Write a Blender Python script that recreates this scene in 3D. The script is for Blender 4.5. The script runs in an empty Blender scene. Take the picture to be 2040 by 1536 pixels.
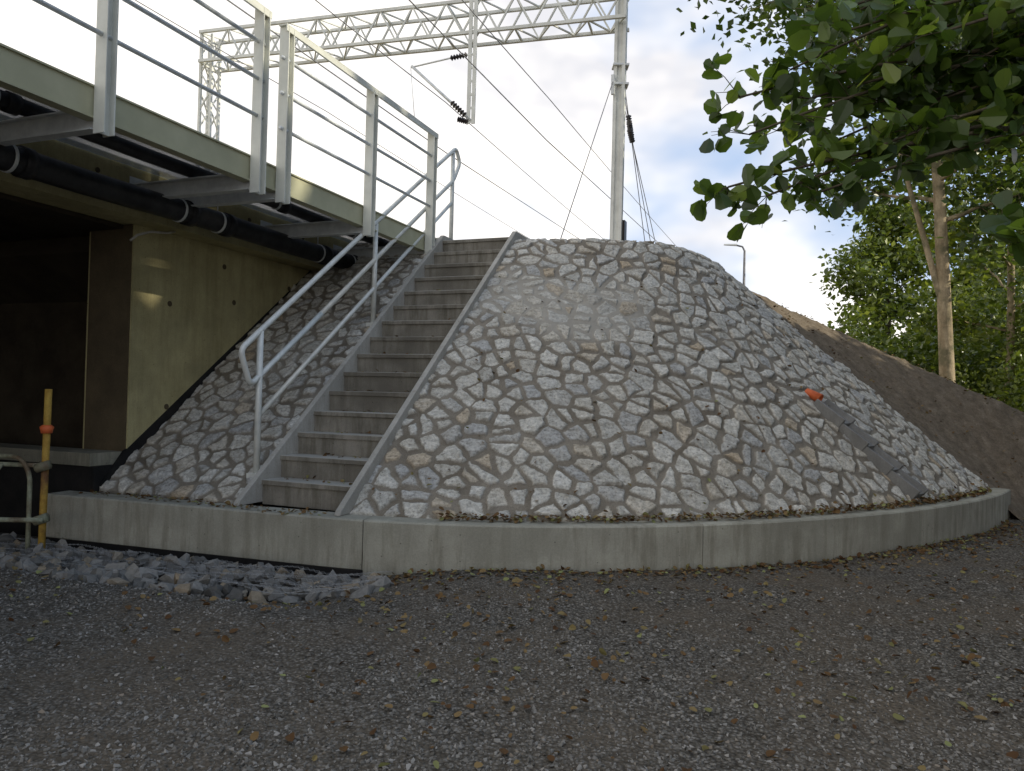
import bpy, bmesh, math, random
import numpy as np
from mathutils import Vector, Matrix
random.seed(7); rng=np.random.default_rng(7)
scene=bpy.context.scene
TH=math.radians(21.2); S_,C_=math.sin(TH),math.cos(TH)
def W(v,u,z): return Vector((v*C_+u*S_,-v*S_+u*C_,z))
def WN(v,u,z): return np.stack([v*C_+u*S_,-v*S_+u*C_,z],axis=-1)
SL=3.5/4.25; Z0=0.43; ZT=3.93; UC=12.6; VC=-4.1; RB=6.5; RT=2.25

# ---------------- noise ----------------
TAB=rng.random((256,256))
def vn(x,y,o=0):
    x=x+o*17.3; y=y+o*31.7
    xi=np.floor(x).astype(int); yi=np.floor(y).astype(int); fx=x-xi; fy=y-yi
    fx=fx*fx*(3-2*fx); fy=fy*fy*(3-2*fy)
    a=TAB[xi%256,yi%256]; b=TAB[(xi+1)%256,yi%256]; c=TAB[xi%256,(yi+1)%256]; d=TAB[(xi+1)%256,(yi+1)%256]
    return (a*(1-fx)+b*fx)*(1-fy)+(c*(1-fx)+d*fx)*fy-0.5
def fbm(x,y,n=4,o=0):
    s=0;a=1;t=0
    for i in range(n):
        s=s+a*vn(x*2**i,y*2**i,o+i); t+=a; a*=.5
    return s/t*2
def sstep(a,b,x):
    t=np.clip((x-a)/(b-a),0,1); return t*t*(3-2*t)

# ---------------- materials ----------------
def newmat(name):
    m=bpy.data.materials.new(name); m.use_nodes=True
    nt=m.node_tree; b=nt.nodes["Principled BSDF"]; b.inputs['Specular IOR Level'].default_value=.25; return m,nt,b
def N(nt,t,**k):
    n=nt.nodes.new(t)
    for a,v in k.items(): setattr(n,a,v)
    return n
def ramp(nt,stops,inp):
    r=N(nt,'ShaderNodeValToRGB'); e=r.color_ramp.elements
    while len(e)<len(stops): e.new(.5)
    for i,(p,c) in enumerate(stops):
        e[i].position=p; e[i].color=(c[0],c[1],c[2],1)
    nt.links.new(inp,r.inputs[0]); return r.outputs[0]
def noise(nt,scale,detail=6,rough=.6,vec=None,stretch=None):
    n=N(nt,'ShaderNodeTexNoise'); n.inputs['Scale'].default_value=scale; n.inputs['Detail'].default_value=min(detail,4); n.inputs['Roughness'].default_value=rough
    if vec is None:
        tc=N(nt,'ShaderNodeTexCoord'); vec=tc.outputs['Object']
    if stretch:
        mp=N(nt,'ShaderNodeMapping'); mp.inputs['Scale'].default_value=stretch
        nt.links.new(vec,mp.inputs[0]); vec=mp.outputs[0]
    nt.links.new(vec,n.inputs['Vector']); return n.outputs['Fac']
def mixc(nt,fac,a,b,mode='MIX'):
    m=N(nt,'ShaderNodeMix',data_type='RGBA',blend_type=mode)
    for i,s in ((0,fac),(6,a),(7,b)):
        if hasattr(s,'is_linked'): nt.links.new(s,m.inputs[i])
        elif i==0: m.inputs[0].default_value=s
        else: m.inputs[i].default_value=(s[0],s[1],s[2],1)
    return m.outputs[2]
def bump(nt,b,h,strength=.5,dist=.02):
    n=N(nt,'ShaderNodeBump'); n.inputs['Strength'].default_value=strength; n.inputs['Distance'].default_value=dist
    nt.links.new(h,n.inputs['Height']); nt.links.new(n.outputs[0],b.inputs['Normal'])
def stdmat(name,c1,c2,scale=3,rough=.8,metal=0,bs=.3,bscale=60,streak=False,c3=None,bdist=.01):
    m,nt,b=newmat(name)
    f=noise(nt,scale,6,.65,stretch=(1,1,.25) if streak else None)
    col=ramp(nt,[(.35,c1),(.65,c2)],f)
    if c3:
        f2=noise(nt,scale*.35,5,.6)
        col=mixc(nt,ramp(nt,[(.48,(0,0,0)),(.62,(1,1,1))],f2),col,c3)
    if bs>.06:
        f3=noise(nt,bscale,4,.7)
        col=mixc(nt,.35,col,ramp(nt,[(.3,(.55,.55,.55)),(.7,(1.3,1.3,1.3))],f3),'MULTIPLY')
        bump(nt,b,f3,bs,bdist)
    nt.links.new(col,b.inputs['Base Color']); b.inputs['Roughness'].default_value=rough; b.inputs['Metallic'].default_value=metal
    return m
def concrete(name,c1,c2,c3,stain=.5,lo=.38,tread=False):
    m,nt,b=newmat(name)
    f=noise(nt,2.2,8,.65); col=ramp(nt,[(.35,c1),(.65,c2)],f)
    st=noise(nt,9,6,.7,stretch=(1,1,.12)); col=mixc(nt,stain,col,ramp(nt,[(lo,(.5,.48,.43)),(lo+.17,(1,1,1))],st),'MULTIPLY')
    f2=noise(nt,.9,4,.6); col=mixc(nt,ramp(nt,[(.5,(0,0,0)),(.68,(1,1,1))],f2),col,c3)
    v=N(nt,'ShaderNodeTexVoronoi'); v.inputs['Scale'].default_value=9
    tc=N(nt,'ShaderNodeTexCoord'); nt.links.new(tc.outputs['Object'],v.inputs['Vector'])
    hole=ramp(nt,[(.04,(.25,.25,.22)),(.075,(1,1,1))],v.outputs['Distance']); col=mixc(nt,.7,col,hole,'MULTIPLY')
    f3=noise(nt,70,5,.7); col=mixc(nt,.4,col,ramp(nt,[(.3,(.65,.65,.65)),(.7,(1.25,1.25,1.25))],f3),'MULTIPLY')
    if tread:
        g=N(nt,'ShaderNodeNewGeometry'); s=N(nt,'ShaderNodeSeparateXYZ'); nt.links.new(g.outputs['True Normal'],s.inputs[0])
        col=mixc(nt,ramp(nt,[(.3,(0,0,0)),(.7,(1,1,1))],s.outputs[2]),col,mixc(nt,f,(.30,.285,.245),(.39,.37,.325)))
    nt.links.new(col,b.inputs['Base Color']); b.inputs['Roughness'].default_value=.88
    bump(nt,b,f3,.35,.006); return m
M={}
M['conc']=concrete('concrete',(.315,.30,.245),(.41,.395,.325),(.27,.26,.21),.55)
M['concy']=concrete('concrete_yellowish',(.36,.315,.16),(.46,.405,.215),(.29,.26,.14),.3)
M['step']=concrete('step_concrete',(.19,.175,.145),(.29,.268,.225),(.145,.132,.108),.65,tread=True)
M['ledge']=concrete('ledge_concrete',(.22,.21,.165),(.30,.285,.22),(.18,.17,.13),.5)
M['string']=concrete('stringer_concrete',(.37,.35,.305),(.46,.435,.385),(.33,.315,.275),.3)
M['dark']=stdmat('shade_toned_concrete',(.030,.023,.015),(.055,.043,.028),2,.95)  # underpass shade put into the base colour of the concrete
M['brown']=stdmat('brown_concrete',(.075,.058,.035),(.11,.085,.05),2,.95)  # plain darker brown for the wing wall end and hole plugs
M['bitumen']=stdmat('black_bitumen',(.010,.010,.010),(.02,.018,.017),4,.7)
M['black']=stdmat('black_pipe_plastic',(.012,.012,.014),(.035,.035,.037),5,.42,bs=.1)
M['paint']=stdmat('pale_grey_steel_paint',(.60,.60,.53),(.72,.72,.64),2.5,.45,bs=.05)
M['fascia']=stdmat('olive_steel_paint',(.41,.40,.265),(.51,.495,.335),1.5,.5,bs=.05)
M['galv']=stdmat('galvanised_steel',(.58,.60,.60),(.72,.74,.73),9,.42,.1,bs=.05)
M['rail']=stdmat('galvanised_handrail',(.60,.61,.57),(.76,.76,.70),6,.4,.1,bs=.04)
M['gantry']=stdmat('weathered_gantry_steel',(.62,.62,.57),(.80,.80,.74),3,.55,0,bs=.05)
M['wire']=stdmat('wire_metal',(.16,.16,.17),(.27,.27,.28),5,.5,.2,bs=0)
M['insul']=stdmat('brown_insulator',(.035,.03,.03),(.07,.06,.055),10,.3,bs=.05)
M['yellow']=stdmat('rusty_yellow_paint',(.36,.21,.04),(.50,.33,.07),8,.7,c3=(.16,.08,.035))
M['scaf']=stdmat('mossy_scaffold_tube',(.20,.21,.14),(.36,.37,.27),7,.6,c3=(.14,.10,.06))
M['orange']=stdmat('orange_plastic',(.62,.13,.045),(.72,.18,.06),8,.45,bs=.05)
M['chute']=concrete('chute_concrete',(.18,.178,.17),(.25,.247,.237),(.155,.153,.147),.3)
M['bark']=stdmat('alder_bark',(.30,.235,.145),(.55,.45,.30),7,.9,bs=.8,bscale=25,streak=True,c3=(.20,.18,.11),bdist=.02)
M['barkd']=stdmat('twig_bark',(.06,.048,.032),(.12,.10,.065),12,.9,bs=0)
M['rust']=stdmat('wire_mesh_metal',(.25,.25,.25),(.42,.42,.41),20,.5,.3,bs=0)

def grating():
    m,nt,b=newmat('open_steel_grating')
    tc=N(nt,'ShaderNodeTexCoord'); w=N(nt,'ShaderNodeTexBrick'); w.inputs['Scale'].default_value=20
    w.inputs['Mortar Size'].default_value=.055; w.offset=0
    mp=N(nt,'ShaderNodeMapping'); mp.inputs['Rotation'].default_value=(0,0,TH)
    nt.links.new(tc.outputs['Object'],mp.inputs[0]); nt.links.new(mp.outputs[0],w.inputs['Vector']); b.inputs['Base Color'].default_value=(.42,.46,.52,1); b.inputs['Roughness'].default_value=.6
    t=N(nt,'ShaderNodeBsdfTransparent'); mx=N(nt,'ShaderNodeMixShader')
    nt.links.new(ramp(nt,[(0,(.42,.42,.42)),(1,(1,1,1))],w.outputs['Fac']),mx.inputs[0]); nt.links.new(t.outputs[0],mx.inputs[1]); nt.links.new(b.outputs[0],mx.inputs[2])
    nt.links.new(mx.outputs[0],nt.nodes['Material Output'].inputs[0]); return m
M['grate']=grating()

def stonemat():
    m,nt,b=newmat('pitched_stone_and_mortar')
    at=N(nt,'ShaderNodeAttribute',attribute_name='st'); sp=N(nt,'ShaderNodeSeparateColor'); nt.links.new(at.outputs['Color'],sp.inputs[0])
    mask,rid,sm=sp.outputs
    sc=ramp(nt,[(0,(.55,.53,.48)),(.18,(.44,.425,.385)),(.34,(.59,.57,.52)),(.5,(.48,.455,.40)),(.62,(.40,.395,.38)),(.76,(.56,.54,.49)),(.92,(.50,.46,.39)),(.99,(.45,.37,.27))],rid)
    f=noise(nt,30,8,.8); sc=mixc(nt,.9,sc,ramp(nt,[(.33,(.45,.44,.42)),(.47,(.95,.95,.94)),(.66,(1.35,1.35,1.33))],f),'MULTIPLY')
    f4=noise(nt,9,5,.6,stretch=(1,1,3)); sc=mixc(nt,.6,sc,ramp(nt,[(.38,(.66,.64,.59)),(.6,(1.12,1.12,1.12))],f4),'MULTIPLY')
    f2=noise(nt,3,6,.6); mc=ramp(nt,[(.35,(.175,.150,.115)),(.65,(.27,.238,.19))],f2)
    f5=noise(nt,90,4,.7); mc=mixc(nt,.7,mc,ramp(nt,[(.3,(.6,.6,.6)),(.7,(1.3,1.3,1.3))],f5),'MULTIPLY')
    smc=mixc(nt,f2,(.34,.315,.265),(.44,.415,.36))
    mc=mixc(nt,sm,mc,smc)
    smh=N(nt,'ShaderNodeMath',operation='MULTIPLY'); nt.links.new(sm,smh.inputs[0]); smh.inputs[1].default_value=.25
    sc=mixc(nt,smh.outputs[0],sc,smc)
    col=mixc(nt,mask,mc,sc)
    nt.links.new(col,b.inputs['Base Color']); b.inputs['Roughness'].default_value=.95; b.inputs['Specular IOR Level'].default_value=.15
    bump(nt,b,f,.8,.02); return m
M['stone']=stonemat()
def rndmat(name,stops,rough=.85,noisy=30,attr='rnd',bm=True):
    m,nt,b=newmat(name)
    at=N(nt,'ShaderNodeAttribute',attribute_name=attr); sp=N(nt,'ShaderNodeSeparateColor'); nt.links.new(at.outputs['Color'],sp.inputs[0])
    c=ramp(nt,stops,sp.outputs[0])
    if bm:
        f=noise(nt,noisy,5,.7)
        c=mixc(nt,.6,c,ramp(nt,[(.3,(.6,.6,.6)),(.7,(1.3,1.3,1.3))],f),'MULTIPLY'); bump(nt,b,f,.4,.01)
    nt.links.new(c,b.inputs['Base Color']); b.inputs['Roughness'].default_value=rough; b.inputs['Specular IOR Level'].default_value=.1
    return m
M['rubble']=rndmat('rubble_stone',[(0,(.105,.10,.09)),(.4,(.17,.163,.148)),(.75,(.25,.238,.215)),(.9,(.25,.21,.155)),(1,(.29,.22,.14))])
M['gravel']=rndmat('gravel_stone',[(0,(.09,.083,.070)),(.4,(.16,.149,.13)),(.75,(.23,.215,.19)),(.95,(.33,.31,.28)),(1,(.22,.175,.125))],rough=1,bm=False)
M['dead']=rndmat('fallen_leaf',[(0,(.08,.042,.02)),(.35,(.15,.09,.04)),(.6,(.21,.145,.065)),(.85,(.18,.17,.065)),(1,(.25,.27,.11))],.8,bm=False)
def leafmat(name,stops,trans=.4):
    m,nt,b=newmat(name)
    at=N(nt,'ShaderNodeAttribute',attribute_name='rnd'); sp=N(nt,'ShaderNodeSeparateColor'); nt.links.new(at.outputs['Color'],sp.inputs[0])
    c=ramp(nt,stops,sp.outputs[0]); nt.links.new(c,b.inputs['Base Color']); b.inputs['Roughness'].default_value=.38; b.inputs['Specular IOR Level'].default_value=.5
    if trans<=0: return m
    t=N(nt,'ShaderNodeBsdfTranslucent'); g=mixc(nt,1.0,c,(2.1,2.1,.8),'MULTIPLY'); nt.links.new(g,t.inputs[0])
    mx=N(nt,'ShaderNodeMixShader'); mx.inputs[0].default_value=trans
    nt.links.new(b.outputs[0],mx.inputs[1]); nt.links.new(t.outputs[0],mx.inputs[2])
    nt.links.new(mx.outputs[0],nt.nodes['Material Output'].inputs[0]); return m
M['leaf']=leafmat('alder_leaf',[(0,(.02,.037,.01)),(.4,(.05,.085,.02)),(.75,(.10,.155,.034)),(.9,(.19,.245,.06)),(1,(.28,.33,.09))],.42)
M['leafm']=leafmat('shaded_alder_leaf',[(0,(.018,.036,.01)),(.5,(.05,.085,.02)),(1,(.14,.195,.042))],.3)
M['leafb']=leafmat('bush_leaf',[(0,(.035,.058,.013)),(.5,(.11,.15,.03)),(1,(.24,.28,.06))],.28)
M['leafd']=leafmat('dark_tree_leaf',[(0,(.03,.05,.014)),(.6,(.06,.10,.025)),(1,(.10,.15,.04))],0)

def groundmat():
    m,nt,b=newmat('gravel_ground')
    tc=N(nt,'ShaderNodeTexCoord'); v=N(nt,'ShaderNodeTexVoronoi'); v.inputs['Scale'].default_value=46; v.inputs['Randomness'].default_value=1
    nt.links.new(tc.outputs['Object'],v.inputs['Vector'])
    sp=N(nt,'ShaderNodeSeparateColor'); nt.links.new(v.outputs['Color'],sp.inputs[0])
    c=ramp(nt,[(0,(.11,.10,.085)),(.4,(.165,.152,.132)),(.8,(.225,.21,.185)),(1,(.31,.29,.26))],sp.outputs[0])
    c=mixc(nt,1,c,ramp(nt,[(.1,(1.1,1.1,1.1)),(.6,(.45,.43,.40))],v.outputs['Distance']),'MULTIPLY')
    f=noise(nt,.8,6,.65); dirt=ramp(nt,[(.43,(0,0,0)),(.66,(1,1,1))],f)
    f2=noise(nt,40,5,.7); dc=ramp(nt,[(.3,(.078,.062,.045)),(.7,(.18,.148,.11))],f2)
    dm=N(nt,'ShaderNodeMath',operation='MULTIPLY'); nt.links.new(dirt,dm.inputs[0]); dm.inputs[1].default_value=.85
    c=mixc(nt,dm.outputs[0],c,dc)
    nt.links.new(c,b.inputs['Base Color']); b.inputs['Roughness'].default_value=1; b.inputs['Specular IOR Level'].default_value=.05
    iv=N(nt,'ShaderNodeMath',operation='SUBTRACT'); iv.inputs[0].default_value=1; nt.links.new(v.outputs['Distance'],iv.inputs[1])
    bump(nt,b,iv.outputs[0],.8,.018); return m
M['ground']=groundmat()
def soilmat():
    m,nt,b=newmat('bare_soil')
    f=noise(nt,7,9,.7); c=ramp(nt,[(.3,(.125,.10,.072)),(.55,(.19,.155,.115)),(.75,(.265,.222,.17))],f)
    f2=noise(nt,45,5,.7); c=mixc(nt,.7,c,ramp(nt,[(.3,(.55,.55,.55)),(.7,(1.3,1.3,1.3))],f2),'MULTIPLY')
    nt.links.new(c,b.inputs['Base Color']); b.inputs['Roughness'].default_value=1; b.inputs['Specular IOR Level'].default_value=.1; bump(nt,b,f2,.8,.025); return m
M['soil']=soilmat()

# ---------------- mesh helpers ----------------
def link(o,parent=None,**kw):
    scene.collection.objects.link(o)
    if parent is not None:
        o.parent=parent; o.matrix_parent_inverse=Matrix.Translation(-Vector(parent.location))
    for k,v in kw.items(): o[k]=v
    return o
def empty(name,loc,label,cat,**kw):
    e=bpy.data.objects.new(name,None); e.location=loc; e.empty_display_size=.2
    link(e,None,label=label,category=cat,**kw); return e
def np_mesh(name,V,F,mat,parent=None,smooth=False,rnd=None,attr='rnd',**kw):
    V=np.asarray(V,dtype=np.float32); F=np.asarray(F,dtype=np.int32)
    me=bpy.data.meshes.new(name); k=F.shape[1]
    me.vertices.add(len(V)); me.vertices.foreach_set('co',V.ravel())
    me.loops.add(F.size); me.loops.foreach_set('vertex_index',F.ravel())
    me.polygons.add(len(F)); me.polygons.foreach_set('loop_start',np.arange(len(F),dtype=np.int32)*k)
    me.polygons.foreach_set('use_smooth',np.full(len(F),smooth))
    me.update(calc_edges=True)
    if rnd is not None:
        a=me.color_attributes.new(attr,'FLOAT_COLOR','POINT')
        R=np.ones((len(V),4),dtype=np.float32); r=np.asarray(rnd)
        if r.ndim==1: R[:,:3]=r[:,None]
        else: R[:,:3]=r
        a.data.foreach_set('color',R.ravel())
    me.materials.append(mat)
    return link(bpy.data.objects.new(name,me),parent,**kw)
class MB:
    def __init__(s): s.v=[];s.f=[];s.sm=[]
    def poly(s,P,F,smooth=False):
        o=len(s.v); s.v+= [tuple(p) for p in P]
        for f in F: s.f.append([i+o for i in f]); s.sm.append(smooth)
    def prism(s,A,B):
        n=len(A); F=[[i,(i+1)%n,n+(i+1)%n,n+i] for i in range(n)]+[list(range(n))[::-1],[n+i for i in range(n)]]
        s.poly(list(A)+list(B),F)
    def boxvu(s,v0,v1,u0,u1,z0,z1):
        s.prism([W(v0,u0,z0),W(v1,u0,z0),W(v1,u1,z0),W(v0,u1,z0)],[W(v0,u0,z1),W(v1,u0,z1),W(v1,u1,z1),W(v0,u1,z1)])
    def sweep(s,a,b,prof,up=Vector((0,0,1))):
        a=Vector(a);b=Vector(b); d=(b-a).normalized()
        if abs(d.dot(up))>.99: up=W(0,1,0)
        x=d.cross(up).normalized(); y=x.cross(d)
        s.prism([a+x*p[0]+y*p[1] for p in prof],[b+x*p[0]+y*p[1] for p in prof])
    def rect(s,a,b,w,h,up=Vector((0,0,1))): s.sweep(a,b,[(-w/2,-h/2),(w/2,-h/2),(w/2,h/2),(-w/2,h/2)],up)
    def ibeam(s,a,b,w,h,t=.012,up=Vector((0,0,1))):
        hw,hh,ht=w/2,h/2,t/2
        s.sweep(a,b,[(-hw,-hh),(hw,-hh),(hw,-hh+t),(ht,-hh+t),(ht,hh-t),(hw,hh-t),(hw,hh),(-hw,hh),(-hw,hh-t),(-ht,hh-t),(-ht,-hh+t),(-hw,-hh+t)],up)
    def tube(s,path,r,n=10,smooth=True):
        path=[Vector(p) for p in path]; m=len(path)
        if not hasattr(r,'__len__'): r=[r]*m
        P=[];px=None
        for i,p in enumerate(path):
            d=(path[min(i+1,m-1)]-path[max(i-1,0)]).normalized()
            if px is None:
                px=d.orthogonal().normalized()
            x=(px-d*px.dot(d)).normalized(); px=x; y=d.cross(x)
            for k in range(n):
                a=2*math.pi*k/n; P.append(p+(x*math.cos(a)+y*math.sin(a))*r[i])
        F=[]
        for i in range(m-1):
            for k in range(n):
                F.append([i*n+k,i*n+(k+1)%n,(i+1)*n+(k+1)%n,(i+1)*n+k])
        F.append(list(range(n))[::-1]); F.append([(m-1)*n+k for k in range(n)])
        s.poly(P,F,smooth)
    def obj(s,name,mat,parent=None,bevel=0,**kw):
        me=bpy.data.meshes.new(name); me.from_pydata(s.v,[],s.f)
        me.polygons.foreach_set('use_smooth',s.sm); me.materials.append(mat)
        bm=bmesh.new(); bm.from_mesh(me); bmesh.ops.recalc_face_normals(bm,faces=bm.faces); bm.to_mesh(me); bm.free()
        o=link(bpy.data.objects.new(name,me),parent,**kw)
        if bevel:
            b=o.modifiers.new('bevel','BEVEL'); b.width=bevel; b.segments=2; b.limit_method='ANGLE'; b.angle_limit=.6
        return o

# ---------------- ring radius ----------------
PH=np.radians([0,8,17,31,50,70,88,95]); RR=np.array([6.74,6.62,6.46,6.26,6.05,6.25,6.80,7.05])
_c=np.polyfit(PH,RR,4)
def rb_out(phi): return np.polyval(_c,phi)
def rtop(phi): return RT+.34*sstep(.3,1.25,phi)

# ---------------- ground ----------------
def axis(lo,hi,step,far):
    a=list(np.arange(lo,hi+1e-6,step)); g=step
    x=hi
    while x<far: g*=1.35; x+=g; a.append(x)
    x=lo; g=step; b=[]
    while x>-far: g*=1.35; x-=g; b.append(x)
    return np.array(b[::-1]+a)
def ground_z(X,Y):
    v=X*C_-Y*S_; u=X*S_+Y*C_
    z=.022*fbm(X*1.2,Y*1.2,4)+.06*fbm(X*.25,Y*.25,3,5)
    near=np.exp(-((X**2+(Y-6)**2)/400)); z=z*near
    dip=sstep(-2.6,-3.9,v)*sstep(4.3,5.0,u)*(1-sstep(6.2,6.6,u))
    mound=sstep(-2.0,-3.0,v)*np.exp(-((u-4.15)/.35)**2)*.04
    z=z-.13*dip+mound
    return z
gx=axis(-9,12,.09,400); gy=axis(0,13,.09,600)
X,Y=np.meshgrid(gx,gy); Z=ground_z(X,Y)
nx,ny=len(gx),len(gy); idx=np.arange(nx*ny).reshape(ny,nx)
F=np.stack([idx[:-1,:-1],idx[:-1,1:],idx[1:,1:],idx[1:,:-1]],-1).reshape(-1,4)
np_mesh('ground',np.stack([X,Y,Z],-1).reshape(-1,3),F,M['ground'],smooth=True,kind='structure',label='compacted grey gravel ground with brown dirt patches',category='ground')

# ---------------- stone pitching ----------------
def h2(i,j,k):
    return TAB[(i*7+k*13+j*3)%256,(j*11+k*29+i*5)%256]
def stones(px,py,smear):
    wx=px+.04*fbm(px*5,py*5,2,2); wy=py+.035*fbm(px*5,py*5,2,9)
    A,B=.25,.198
    gx=wx/A; gy=wy/B; row=np.floor(gy)
    ci=np.floor(gx).astype(int); cj=row.astype(int)
    best=np.full(px.shape,1e9); bi=np.zeros_like(ci); bj=np.zeros_like(ci); bx=np.zeros_like(px); by=np.zeros_like(px)
    def seed(i,j):
        return (i+.5+.5*(j%2)+(h2(i,j,1)-.5)*1.0)*A,(j+.5+(h2(i,j,2)-.5)*1.0)*B
    for di in range(-2,3):
        for dj in range(-2,3):
            i=ci+di;j=cj+dj; sx,sy=seed(i,j); d=(sx-wx)**2+(sy-wy)**2
            m=d<best; best=np.where(m,d,best); bi=np.where(m,i,bi); bj=np.where(m,j,bj); bx=np.where(m,sx,bx); by=np.where(m,sy,by)
    ed=np.full(px.shape,1e9)
    for di in range(-2,3):
        for dj in range(-2,3):
            i=bi+di;j=bj+dj
            if di==0 and dj==0: continue
            sx,sy=seed(i,j); dx=sx-bx; dy=sy-by; L=np.sqrt(dx*dx+dy*dy)+1e-6
            d=((bx+sx)/2-wx)*dx/L+((by+sy)/2-wy)*dy/L
            ed=np.minimum(ed,d)
    rid=h2(bi,bj,3); r2=h2(bi,bj,4); r3=h2(bi,bj,5); r4=h2(bi,bj,6)
    gap=.015+.020*r2+.014*fbm(px*16,py*16,2,4)+.006*smear
    m=sstep(0,.006,ed-gap)
    rise=np.clip((ed-gap)/.012,0,1)**.4
    tilt=(px-bx)*(r3-.5)*.26+(py-by)*(r4-.5)*.26
    fac=np.maximum((px-bx)*(r4-.5)+(py-by)*(rid-.5),0)*-.35
    rough=.010*fbm(px*17,py*17,4,6)+.006*fbm(px*50,py*50,2,3)
    h=m*rise*(.016+.011*r3+tilt+fac+rough)*(1-.4*smear)
    h=np.maximum(h,-.004)+(1-m)*.006*fbm(px*9,py*9,3,1)+.03*fbm(px*.9,py*.9,3,8)+smear*.010*fbm(px*5,py*5,4,12)
    return h,np.stack([m,rid,smear],-1)
def smin(a,b,k):
    h=np.clip(.5+.5*(b-a)/k,0,1); return b*(1-h)+a*h-k*h*(1-h)
sa=SL/math.hypot(1,SL); ca=1/math.hypot(1,SL)
def stone_patch(name,v,u,z,px,py,nv,nu,smear,parent,T):
    h,at=stones(px,py,smear)
    h=h*sstep(-.004,.012,T)-.05*(1-sstep(-.004,.006,T))
    P=WN(v+nv*h*sa,u+nu*h*sa,z+h*ca)
    ny,nx=px.shape; idx=np.arange(nx*ny).reshape(ny,nx)
    F=np.stack([idx[:-1,:-1],idx[:-1,1:],idx[1:,1:],idx[1:,:-1]],-1).reshape(-1,4)
    return np_mesh(name,P.reshape(-1,3),F,M['stone'],parent,smooth=True,rnd=at.reshape(-1,3),attr='st')
slope=empty('stone_paved_slope',W(VC,6.1,Z0),'conical embankment slope paved with rough grey stones in mortar','stone slope')
SLn=4.25/ca
t=np.concatenate([[-.008],np.linspace(-.004,1.16,520)]); ph=np.radians(np.linspace(0,90,900)); T,P_=np.meshgrid(t,ph,indexing='ij')
rb=rb_out(P_)-.24; r=rb+(rtop(P_)-rb)*T; zl=Z0+(ZT-Z0)*T
z=smin(zl,np.full_like(zl,ZT-.02),.16); z=np.where(T<.85,zl,z)
v=VC+r*np.sin(P_); u=UC-r*np.cos(P_)
ps=P_*ca; rho=r/ca; px=VC+rho*np.sin(ps); py=-rho*np.cos(ps)+RB/ca
sm=sstep(.1,.7,fbm(px*.8,py*.8,3,20)+.75*np.exp(-((px+3.0)/1.3)**2-((py-4.2)/.8)**2)+.55*np.exp(-((px+.6)/.7)**2-((py-2.8)/1.8)**2)-.3)*.8
z=z+.05*np.exp(-((py-4.35-.12*np.sin(px*3))/.05)**2)*sstep(-3.3,-2.9,px)*(1-sstep(-1.6,-1.3,px))
stone_patch('stone_paving_curved',v,u,z,px,py,np.sin(P_),-np.cos(P_),sm,slope,T)
t=np.concatenate([[-.008],np.linspace(-.004,1.02,440)]); vv=np.linspace(-7.22,-5.26,165); T,V_=np.meshgrid(t,vv,indexing='ij')
u=6.1+4.25*T; z=Z0+3.5*T; px=V_; py=SLn*T
sm=sstep(.1,.5,fbm(px*.8,py*.8,3,20))*.3
stone_patch('stone_paving_flat',V_,u,z,px,py,0*V_,-1+0*V_,sm,slope,T)

# ---------------- soil embankment ----------------
us=np.concatenate([np.arange(12.50,18,.045),np.arange(18,60,.4)]); vs=np.concatenate([np.arange(-3.2,8.5,.05)])
U,V_=np.meshgrid(us,vs,indexing='ij')
def soil_base(U,V_):
    f=sstep(12.6,15.2,U); s=.864*(1-f)+.475*f; v0=-1.54-.09*f
    return smin(ZT-.0*f-s*(V_-v0),np.full_like(U,ZT-.04),.4)
z=soil_base(U,V_)
amp=sstep(12.62,13.0,U)
z=z+amp*(.035*fbm(U*1.1,V_*1.1,4,3)+.04*fbm(U*5,V_*5,4,7)+.02*fbm(U*18,V_*18,2,9))+.04*amp
z=z-.08*(1-sstep(12.50,12.56,U))+.02*fbm(U*6,V_*6,3,15)
z=np.maximum(z,-.12)
idx=np.arange(U.size).reshape(U.shape)
F=np.stack([idx[:-1,:-1],idx[1:,:-1],idx[1:,1:],idx[:-1,1:]],-1).reshape(-1,4)
np_mesh('soil_embankment',WN(V_,U,z).reshape(-1,3),F[:,::-1],M['soil'],smooth=True,kind='structure',label='bare brown soil embankment slope beside the stones',category='embankment')
b=MB(); pts=[W(-60,10.9,3.84),W(-4.1,10.9,3.84)]+[W(VC+1.8*math.sin(a),UC-1.8*math.cos(a),3.84) for a in np.radians(np.arange(6,91,7))]+[W(-2.4,60,3.84),W(-60,60,3.84)]
b.poly(pts,[list(range(len(pts)))])
b.obj('embankment_top_ground',M['soil'],kind='structure',label='flat soil top of the railway embankment',category='ground')

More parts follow.
